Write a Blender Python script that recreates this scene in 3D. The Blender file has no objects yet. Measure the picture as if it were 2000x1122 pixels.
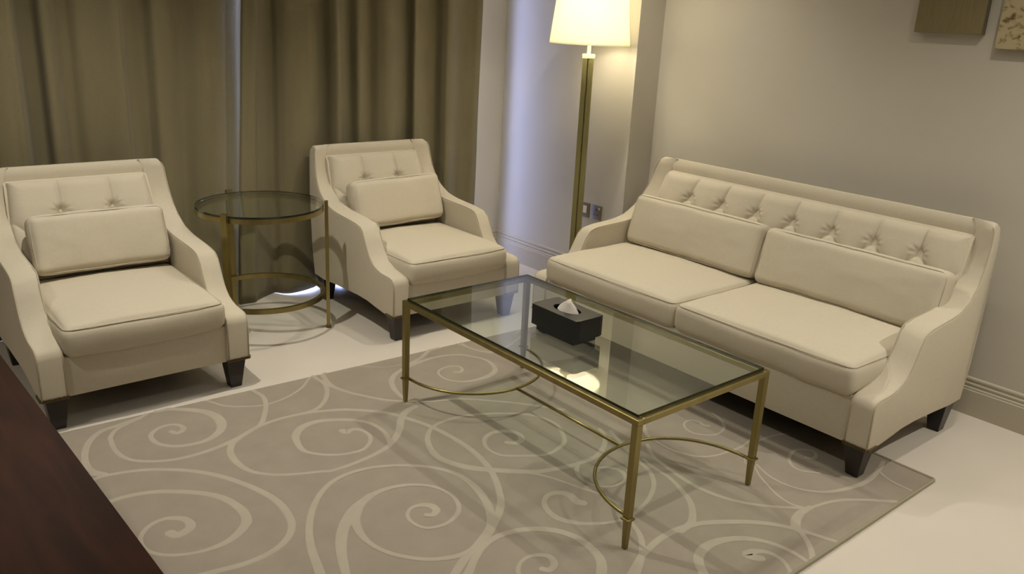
import bpy, bmesh, math, random
from mathutils import Vector, Matrix, noise
PI = math.pi
S = bpy.context.scene
COL = S.collection

# ------------------------------------------------------------------ camera
CAM = (-1.7616, -1.4513, 1.5881); YAW, PITCH, ROLL, FPX = 0.7080, 0.3133, 0.0507, 1638.66
cd = bpy.data.cameras.new('camera'); cam = bpy.data.objects.new('camera', cd); COL.objects.link(cam)
fw = Vector((math.sin(YAW)*math.cos(PITCH), math.cos(YAW)*math.cos(PITCH), -math.sin(PITCH)))
rt = Vector((math.cos(YAW), -math.sin(YAW), 0)); up = rt.cross(fw)
c_, s_ = math.cos(ROLL), math.sin(ROLL)
r2 = c_*rt + s_*up; u2 = -s_*rt + c_*up
M = Matrix((r2, u2, -fw)).transposed().to_4x4(); M.translation = Vector(CAM)
cam.matrix_world = M
cd.sensor_fit = 'HORIZONTAL'; cd.sensor_width = 36; cd.lens = FPX/2000*36; cd.clip_start = 0.05
S.camera = cam
# ------------------------------------------------------------------ world, exposure
S.view_settings.view_transform = 'Standard'; S.view_settings.look = 'None'
S.view_settings.gamma = 1; S.view_settings.exposure = 0.0; S.view_settings.use_curve_mapping = False
w = bpy.data.worlds.new('world'); S.world = w; w.use_nodes = True
bg = w.node_tree.nodes['Background']; bg.inputs[0].default_value = (0.46, 0.53, 1.0, 1); bg.inputs[1].default_value = 17.0
# ------------------------------------------------------------------ lights
WARM = (1.0, 0.935, 0.80)
def spot(x, y, e, size=118, blend=.75, r=.02, z=2.575, col=WARM):
    l = bpy.data.lights.new('downlight', 'SPOT'); l.energy = e; l.color = col
    l.spot_size = math.radians(size); l.spot_blend = blend; l.shadow_soft_size = r
    o = bpy.data.objects.new('downlight_lamp', l); o.location = (x, y, z); COL.objects.link(o)
DOWN = [(1.19, 1.46, 44), (1.19, -.5, 28), (.77, 1.50, 24), (.77, -.5, 18), (-.85, 1.60, 104), (-.82, -.5, 12),
        (-2.3, 1.2, 34), (1.55, -1.7, 108)]
for a in DOWN: spot(*a)
ca = bpy.data.lights.new('ceiling_fill', 'AREA'); ca.shape = 'RECTANGLE'; ca.size = 4.4; ca.size_y = 5.4; ca.energy = 12; ca.color = (1.0, .94, .82)
co = bpy.data.objects.new('ceiling_fill_light', ca); co.location = (-.5, -.3, 2.57); COL.objects.link(co)  # soft fill added under the ceiling to lift ambient light on the walls
bulb = bpy.data.lights.new('bulb', 'POINT'); bulb.energy = 17; bulb.color = (1.0, .91, .70); bulb.shadow_soft_size = .04
bo = bpy.data.objects.new('floor_lamp_bulb_light', bulb); bo.location = (1.56, 1.89, 1.64); COL.objects.link(bo)

pl_ = bpy.data.lights.new('window_portal', 'AREA'); pl_.shape = 'RECTANGLE'; pl_.size = 4.2; pl_.size_y = 2.42; pl_.cycles.is_portal = True
po = bpy.data.objects.new('window_portal', pl_); po.location = (-.49, 3.28, 1.21); po.rotation_euler = (PI/2, 0, PI); COL.objects.link(po)
# ------------------------------------------------------------------ materials
def mat(name, col, rough=.6, metal=0, spec=.5, var=0, vscale=6, bump=0, bscale=200, bdist=.001, weave=False, sheen=0, stretch=None):
    m = bpy.data.materials.new(name); m.use_nodes = True; nt = m.node_tree; N = nt.nodes; L = nt.links
    b = N['Principled BSDF']; b.inputs['Base Color'].default_value = (*col, 1); b.inputs['Roughness'].default_value = rough
    b.inputs['Metallic'].default_value = metal; b.inputs['Specular IOR Level'].default_value = spec
    if sheen: b.inputs['Sheen Weight'].default_value = sheen; b.inputs['Sheen Roughness'].default_value = .5
    tc = N.new('ShaderNodeTexCoord'); mp = N.new('ShaderNodeMapping'); L.new(tc.outputs['Object'], mp.inputs[0])
    if stretch: mp.inputs['Scale'].default_value = stretch
    if var:
        n = N.new('ShaderNodeTexNoise'); n.inputs['Scale'].default_value = vscale; n.inputs['Detail'].default_value = 5
        L.new(mp.outputs[0], n.inputs[0])
        r = N.new('ShaderNodeMapRange'); r.inputs[1].default_value = .3; r.inputs[2].default_value = .7
        r.inputs[3].default_value = 1-var; r.inputs[4].default_value = 1+var; L.new(n.outputs[0], r.inputs[0])
        mx = N.new('ShaderNodeVectorMath'); mx.operation = 'SCALE'; mx.inputs[0].default_value = col
        L.new(r.outputs[0], mx.inputs['Scale']); L.new(mx.outputs[0], b.inputs['Base Color'])
    if bump:
        if weave:
            outs = []
            for ax in ((1, .12, .12), (.12, .12, 1), (.12, 1, .12)):
                mm = N.new('ShaderNodeMapping'); mm.inputs['Scale'].default_value = ax; L.new(tc.outputs['Object'], mm.inputs[0])
                n2 = N.new('ShaderNodeTexNoise'); n2.inputs['Scale'].default_value = bscale; n2.inputs['Detail'].default_value = 1
                L.new(mm.outputs[0], n2.inputs[0]); outs.append(n2.outputs[0])
            a1 = N.new('ShaderNodeMath'); a1.operation = 'ADD'; L.new(outs[0], a1.inputs[0]); L.new(outs[1], a1.inputs[1])
            a2 = N.new('ShaderNodeMath'); a2.operation = 'ADD'; L.new(a1.outputs[0], a2.inputs[0]); L.new(outs[2], a2.inputs[1])
            h = a2.outputs[0]
        else:
            n2 = N.new('ShaderNodeTexNoise'); n2.inputs['Scale'].default_value = bscale; n2.inputs['Detail'].default_value = 3
            L.new(mp.outputs[0], n2.inputs[0]); h = n2.outputs[0]
        bp = N.new('ShaderNodeBump'); bp.inputs['Strength'].default_value = bump; bp.inputs['Distance'].default_value = bdist
        L.new(h, bp.inputs['Height']); L.new(bp.outputs[0], b.inputs['Normal'])
        if weave:   # slub threads also vary the tone a little
            r = N.new('ShaderNodeMapRange'); r.inputs[1].default_value = 1.0; r.inputs[2].default_value = 2.0
            r.inputs[3].default_value = .965; r.inputs[4].default_value = 1.03; L.new(h, r.inputs[0])
            mx = N.new('ShaderNodeVectorMath'); mx.operation = 'SCALE'; mx.inputs[0].default_value = col
            if var: L.new(b.inputs['Base Color'].links[0].from_socket, mx.inputs[0])
            L.new(r.outputs[0], mx.inputs['Scale']); L.new(mx.outputs[0], b.inputs['Base Color'])
    return m
LINEN = mat('cream_linen', (.60, .542, .43), .85, spec=.2, var=.005, vscale=5, bump=.25, bscale=520, bdist=.0005, weave=True)
WELT = mat('linen_welt_shaded', (.50, .44, .33), .85, spec=.2, bump=.2, bscale=400)  # cord darker than the linen, seam shadow put into its colour
WALL = mat('wall_paint', (.565, .53, .455), .75, spec=.3, var=.015, vscale=3, bump=.12, bscale=350, bdist=.0006)
CEIL = mat('ceiling_paint', (.7, .68, .62), .9)
TRIM = mat('trim_paint', (.50, .455, .36), .5, spec=.4, var=.01)
FLOOR = mat('floor_tile', (.68, .625, .555), .42, spec=.35, var=.025, vscale=2.5)
RUG = mat('rug_pile', (.335, .292, .24), .95, spec=.1, var=.05, vscale=9, bump=.6, bscale=500, bdist=.0015)
SCROLL = mat('rug_scroll_pile', (.44, .395, .325), .95, spec=.1, var=.04, vscale=12, bump=.6, bscale=500, bdist=.0015)
RUGEDGE = mat('rug_binding', (.33, .30, .21), .9, bump=.5, bscale=300)
BRASS = mat('brushed_brass', (.30, .247, .10), .36, metal=1, var=.10, vscale=30, bump=.05, bscale=200, stretch=(1, 1, .15))
BRASS_POLE = mat('lamp_brass', (.42, .39, .19), .5, metal=1, var=.02, vscale=4)
WOODLEG = mat('espresso_wood', (.017, .010, .008), .35, spec=.5, var=.25, vscale=14, stretch=(1, 1, .2))
CURT = mat('curtain_linen', (.20, .172, .098), .8, spec=.25, var=.10, vscale=6, bump=.5, bscale=380, bdist=.0008, weave=True, stretch=(1, 1, .15), sheen=.15)
BLACK = mat('black_leatherette', (.010, .010, .009), .45, spec=.4, bump=.15, bscale=300)
TISSUE = mat('tissue_paper', (.72, .66, .60), .8, bump=.1, bscale=60)
STEEL = mat('satin_steel', (.33, .31, .29), .35, metal=1)
PLASTIC = mat('white_plastic', (.75, .72, .62), .4)
UNDERSHADE = mat('under_shade_black', (.012, .012, .012), .95, spec=.1)  # black of the added panels that deepen shade under the seats
DARKSLOT = mat('socket_slot', (.03, .025, .02), .5)
BRONZE = mat('nailhead_bronze', (.16, .12, .06), .4, metal=.9)
WHITECAP = mat('painted_cap', (.72, .66, .45), .4, spec=.5)
GOLDCANVAS = mat('olive_grasscloth', (.215, .175, .085), .8, var=.10, vscale=40, bump=.5, bscale=150, stretch=(1, 6, .25))
CANVSIDE = mat('canvas_side', (.17, .145, .09), .8)
EDGE = mat('glass_edge', (.006, .014, .009), .08, spec=.7)
ALU = mat('window_frame_paint', (.5, .5, .5), .4)

def wood_desk():
    m = mat('mahogany', (.055, .016, .008), .6, spec=.10); nt = m.node_tree; N = nt.nodes; L = nt.links
    b = N['Principled BSDF']; tc = N.new('ShaderNodeTexCoord'); mp = N.new('ShaderNodeMapping'); mp.inputs['Scale'].default_value = (9, 1.2, 9)
    L.new(tc.outputs['Object'], mp.inputs[0]); n = N.new('ShaderNodeTexNoise'); n.inputs['Scale'].default_value = 3; n.inputs['Detail'].default_value = 8
    n.inputs['Distortion'].default_value = .6; L.new(mp.outputs[0], n.inputs[0]); r = N.new('ShaderNodeValToRGB')
    r.color_ramp.elements[0].color = (.030, .0115, .005, 1); r.color_ramp.elements[1].color = (.062, .021, .009, 1)
    r.color_ramp.elements[0].position = .35; r.color_ramp.elements[1].position = .7
    L.new(n.outputs[0], r.inputs[0]); L.new(r.outputs[0], b.inputs['Base Color']); return m
DESK = wood_desk()

def abstract_canvas():
    m = mat('abstract_canvas', (.45, .38, .24), .8); nt = m.node_tree; N = nt.nodes; L = nt.links
    b = N['Principled BSDF']; tc = N.new('ShaderNodeTexCoord'); mp = N.new('ShaderNodeMapping'); mp.inputs['Scale'].default_value = (1, 1, 1.6)
    L.new(tc.outputs['Object'], mp.inputs[0]); n = N.new('ShaderNodeTexNoise'); n.inputs['Scale'].default_value = 24; n.inputs['Detail'].default_value = 6; n.inputs['Roughness'].default_value = .7
    L.new(mp.outputs[0], n.inputs[0]); r = N.new('ShaderNodeValToRGB'); e = r.color_ramp.elements
    e[0].position = .36; e[0].color = (.12, .09, .03, 1); e[1].position = .50; e[1].color = (.47, .39, .24, 1)
    x = e.new(.43); x.color = (.27, .21, .09, 1)
    L.new(n.outputs[0], r.inputs[0]); L.new(r.outputs[0], b.inputs['Base Color'])
    bp = N.new('ShaderNodeBump'); bp.inputs['Strength'].default_value = .8; bp.inputs['Distance'].default_value = .003
    L.new(n.outputs[0], bp.inputs['Height']); L.new(bp.outputs[0], b.inputs['Normal']); return m
ABSTRACT = abstract_canvas()

def glass(name, tint, ior=1.5):
    m = bpy.data.materials.new(name); m.use_nodes = True; nt = m.node_tree; N = nt.nodes; L = nt.links; N.clear()
    out = N.new('ShaderNodeOutputMaterial'); mx = N.new('ShaderNodeMixShader'); t = N.new('ShaderNodeBsdfTransparent'); t.inputs[0].default_value = (*tint, 1)
    g = N.new('ShaderNodeBsdfGlossy'); g.inputs['Roughness'].default_value = 0; g.inputs[0].default_value = (1, 1, 1, 1)
    f = N.new('ShaderNodeFresnel'); ge = N.new('ShaderNodeNewGeometry')
    r = N.new('ShaderNodeMapRange'); r.inputs[3].default_value = ior; r.inputs[4].default_value = 1/ior
    L.new(ge.outputs['Backfacing'], r.inputs[0]); L.new(r.outputs[0], f.inputs['IOR'])
    L.new(f.outputs[0], mx.inputs[0]); L.new(t.outputs[0], mx.inputs[1]); L.new(g.outputs[0], mx.inputs[2]); L.new(mx.outputs[0], out.inputs[0])
    return m
GLASS = glass('table_glass', (.90, .945, .915)); PANE = glass('window_glass', (.95, .97, .98)); SMOKE = glass('side_table_glass', (.92, .945, .92))

def shade_mat():
    m = bpy.data.materials.new('lamp_shade_linen'); m.use_nodes = True; nt = m.node_tree; N = nt.nodes; L = nt.links; N.clear()
    out = N.new('ShaderNodeOutputMaterial'); mx = N.new('ShaderNodeMixShader'); mx.inputs[0].default_value = .5
    d = N.new('ShaderNodeBsdfDiffuse'); t = N.new('ShaderNodeBsdfTranslucent')
    tc = N.new('ShaderNodeTexCoord'); n = N.new('ShaderNodeTexNoise'); n.inputs['Scale'].default_value = 160; L.new(tc.outputs['Object'], n.inputs[0])
    r = N.new('ShaderNodeMix'); r.data_type = 'RGBA'; r.inputs[6].default_value = (.80, .76, .62, 1); r.inputs[7].default_value = (.88, .85, .74, 1)
    L.new(n.outputs[0], r.inputs[0]); L.new(r.outputs[2], d.inputs[0]); L.new(r.outputs[2], t.inputs[0])
    L.new(d.outputs[0], mx.inputs[1]); L.new(t.outputs[0], mx.inputs[2]); L.new(mx.outputs[0], out.inputs[0]); return m
SHADE = shade_mat()

def diffuser_mat():
    m = bpy.data.materials.new('lamp_diffuser'); m.use_nodes = True; nt = m.node_tree; N = nt.nodes; L = nt.links; N.clear()
    out = N.new('ShaderNodeOutputMaterial'); mx = N.new('ShaderNodeMixShader'); mx.inputs[0].default_value = .55
    d = N.new('ShaderNodeBsdfTransparent'); t = N.new('ShaderNodeBsdfTranslucent'); t.inputs[0].default_value = (.9, .88, .82, 1)
    L.new(d.outputs[0], mx.inputs[1]); L.new(t.outputs[0], mx.inputs[2]); L.new(mx.outputs[0], out.inputs[0]); return m
DIFFUSER = diffuser_mat()

# ------------------------------------------------------------------ helpers
def link(name, me, m, parent=None, smooth=None, loc=None):
    for x in (m if isinstance(m, (list, tuple)) else [m]): me.materials.append(x)
    o = bpy.data.objects.new(name, me); COL.objects.link(o)
    if parent: o.parent = parent
    if loc: o.location = loc
    if smooth is not None:
        for f in me.polygons: f.use_smooth = True
        if smooth < 180: me.set_sharp_from_angle(angle=math.radians(smooth))
    return o
def fin(name, bm, m, parent=None, smooth=None, loc=None):
    bmesh.ops.recalc_face_normals(bm, faces=bm.faces); me = bpy.data.meshes.new(name); bm.to_mesh(me); bm.free()
    return link(name, me, m, parent, smooth, loc)
def box(bm, x0, x1, y0, y1, z0, z1, bev=0, seg=2):
    vs = [bm.verts.new((x, y, z)) for x in (x0, x1) for y in (y0, y1) for z in (z0, z1)]
    fs = [bm.faces.new([vs[i] for i in q]) for q in ((0,1,3,2),(4,6,7,5),(0,4,5,1),(2,3,7,6),(0,2,6,4),(1,5,7,3))]
    if bev:
        es = list({e for f in fs for e in f.edges}); bmesh.ops.bevel(bm, geom=es, offset=bev, segments=seg, profile=.5, affect='EDGES')
def bx(name, m, dims, parent=None, bev=0, seg=2):
    bm = bmesh.new(); box(bm, *dims, bev, seg); return fin(name, bm, m, parent, 35 if bev else None)
def frustum(bm, x, y, z0, z1, a0, a1, b0=None, b1=None, rot=0):   # square post; half sizes a0 (bottom) to a1 (top)
    b0 = a0 if b0 is None else b0; b1 = a1 if b1 is None else b1; vs = []
    for z, a, b in ((z0, a0, b0), (z1, a1, b1)):
        for sx, sy in ((-1,-1),(1,-1),(1,1),(-1,1)):
            px, py = sx*a, sy*b; vs.append(bm.verts.new((x+px*math.cos(rot)-py*math.sin(rot), y+px*math.sin(rot)+py*math.cos(rot), z)))
    fs = [bm.faces.new(vs[0:4][::-1]), bm.faces.new(vs[4:8])] + [bm.faces.new((vs[i], vs[(i+1)%4], vs[4+(i+1)%4], vs[4+i])) for i in range(4)]
    return fs
def lathe(bm, prof, n=32, x=0, y=0, cap=True):
    rings = [[bm.verts.new((x+r*math.cos(2*PI*i/n), y+r*math.sin(2*PI*i/n), z)) for i in range(n)] for r, z in prof]
    for a, b in zip(rings, rings[1:]):
        for i in range(n): bm.faces.new((a[i], a[(i+1)%n], b[(i+1)%n], b[i]))
    if cap: bm.faces.new(rings[0][::-1]); bm.faces.new(rings[-1])
def tube(bm, pts, r, n=8, closed=False):
    P = [Vector(p) for p in pts]; rings = []; N = len(P); up = None
    for i in range(N):
        t = (P[(i+1)%N]-P[i-1]) if closed else (P[min(i+1, N-1)]-P[max(i-1, 0)])
        if t.length < 1e-9: t = Vector((0, 0, 1))
        t.normalize()
        if up is None: up = Vector((0, 0, 1)) if abs(t.z) < .9 else Vector((1, 0, 0))
        a = t.cross(up)
        if a.length < 1e-4: a = t.orthogonal()
        a.normalize(); b = a.cross(t).normalized(); up = b
        rings.append([bm.verts.new(P[i]+r*(math.cos(2*PI*k/n)*a+math.sin(2*PI*k/n)*b)) for k in range(n)])
    for i in range(N if closed else N-1):
        A, B = rings[i], rings[(i+1)%N]
        for k in range(n): bm.faces.new((A[k], A[(k+1)%n], B[(k+1)%n], B[k]))
    if not closed: bm.faces.new(rings[0][::-1]); bm.faces.new(rings[-1])
def cr(pts, n=6, closed=False):      # Catmull-Rom through points
    P = [Vector(p) for p in pts]; out = []; N = len(P)
    for i in range(N if closed else N-1):
        g = lambda k: P[k % N] if closed else P[max(0, min(N-1, k))]
        a, b, c, d = g(i-1), g(i), g(i+1), g(i+2)
        for k in range(n):
            t = k/n; out.append(.5*((2*b)+(c-a)*t+(2*a-5*b+4*c-d)*t*t+(3*b-a-3*c+d)*t**3))
    if not closed: out.append(P[-1])
    return out
def tag(o, label=None, cat=None, group=None, kind=None):
    for k, v in (('label', label), ('category', cat), ('group', group), ('kind', kind)):
        if v: o[k] = v
    return o
def empty(name, loc, rz=0):
    o = bpy.data.objects.new(name, None); o.empty_display_size = .1; COL.objects.link(o); o.location = loc; o.rotation_euler = (0, 0, rz); return o
def copy_tree(o, parent=None):
    c = o.copy(); COL.objects.link(c); c.parent = parent
    for ch in [x for x in list(COL.objects) if x.parent == o]: copy_tree(ch, c)
    return c

# ------------------------------------------------------------------ setting
XR, XC, YB, YC, ZC = 2.02, 1.82, 2.92, 1.78, 2.6      # right wall, lamp wall, back wall, step in the wall, ceiling
XL, YF = -3.3, -3.4
def struct(name, m, boxes, bev=0):
    bm = bmesh.new()
    for b in boxes: box(bm, *b, bev)
    return tag(fin(name, bm, m), kind='structure')
struct('floor', FLOOR, [(XL-.1, XR+.1, YF-.1, YB+.4, -.1, 0)])
struct('ceiling', CEIL, [(XL-.1, XR+.1, YF-.1, YB+.4, ZC, ZC+.1)])
struct('wall_right', WALL, [(XR, XR+.12, YF, YC, 0, ZC)])
struct('wall_corner', WALL, [(XC, XR+.12, YC, YB+.4, 0, ZC)])
struct('wall_back', WALL, [(1.60, XC, YB, YB+.38, 0, ZC), (-2.6, 1.60, YB, YB+.38, 2.42, ZC), (XL, -2.6, YB, YB+.38, 0, ZC)])
WALL_DIM = mat('low_bounce_wall', (.30, .26, .20), .8)  # unseen walls, darkened to cut bounce light under the furniture
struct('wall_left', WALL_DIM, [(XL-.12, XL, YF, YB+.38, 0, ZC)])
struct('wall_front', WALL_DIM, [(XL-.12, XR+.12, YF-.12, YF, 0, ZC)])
# window behind the curtains
wf = bmesh.new()
for x0 in (-2.6, -1.28, .05, 1.56): box(wf, x0, x0+.06, 3.14, 3.20, .0, 2.42)
box(wf, -2.6, 1.62, 3.14, 3.20, 0, .05); box(wf, -2.6, 1.62, 3.14, 3.20, 2.36, 2.42)
win = tag(fin('window_1', wf, ALU), kind='structure')
for x0, x1 in ((-2.54, -1.28), (-1.22, .05), (.11, 1.56)): bx('pane', PANE, (x0, x1, 3.165, 3.171, .05, 2.36), win)
# skirting boards with reeded top
BP = [(0, 0), (.020, 0), (.020, .114), (.016, .117), (.0165, .124), (.014, .127), (.010, .129), (.012, .137), (.0135, .141), (.011, .146), (.007, .149),
      (.009, .157), (.0115, .161), (.010, .167), (.005, .170), (0, .171)]
def skirting(name, p0, p1, nrm):
    bm = bmesh.new(); A = [bm.verts.new((p0[0]+nrm[0]*d, p0[1]+nrm[1]*d, z)) for d, z in BP]; B = [bm.verts.new((p1[0]+nrm[0]*d, p1[1]+nrm[1]*d, z)) for d, z in BP]
    n = len(BP)
    for i in range(n): bm.faces.new((A[i], A[(i+1)%n], B[(i+1)%n], B[i]))
    bm.faces.new(A); bm.faces.new(B[::-1]); return tag(fin(name, bm, TRIM, smooth=30), kind='structure')
skirting('baseboard_right', (XR, YF), (XR, YC), (-1, 0)); skirting('baseboard_corner', (XC, YC-.02), (XC, YB), (-1, 0))
skirting('baseboard_step', (XC, YC), (XR, YC), (0, -1)); skirting('baseboard_back', (1.60, YB), (XC, YB), (0, -1))
skirting('baseboard_left', (XL, YF), (XL, YB), (1, 0))
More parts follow.
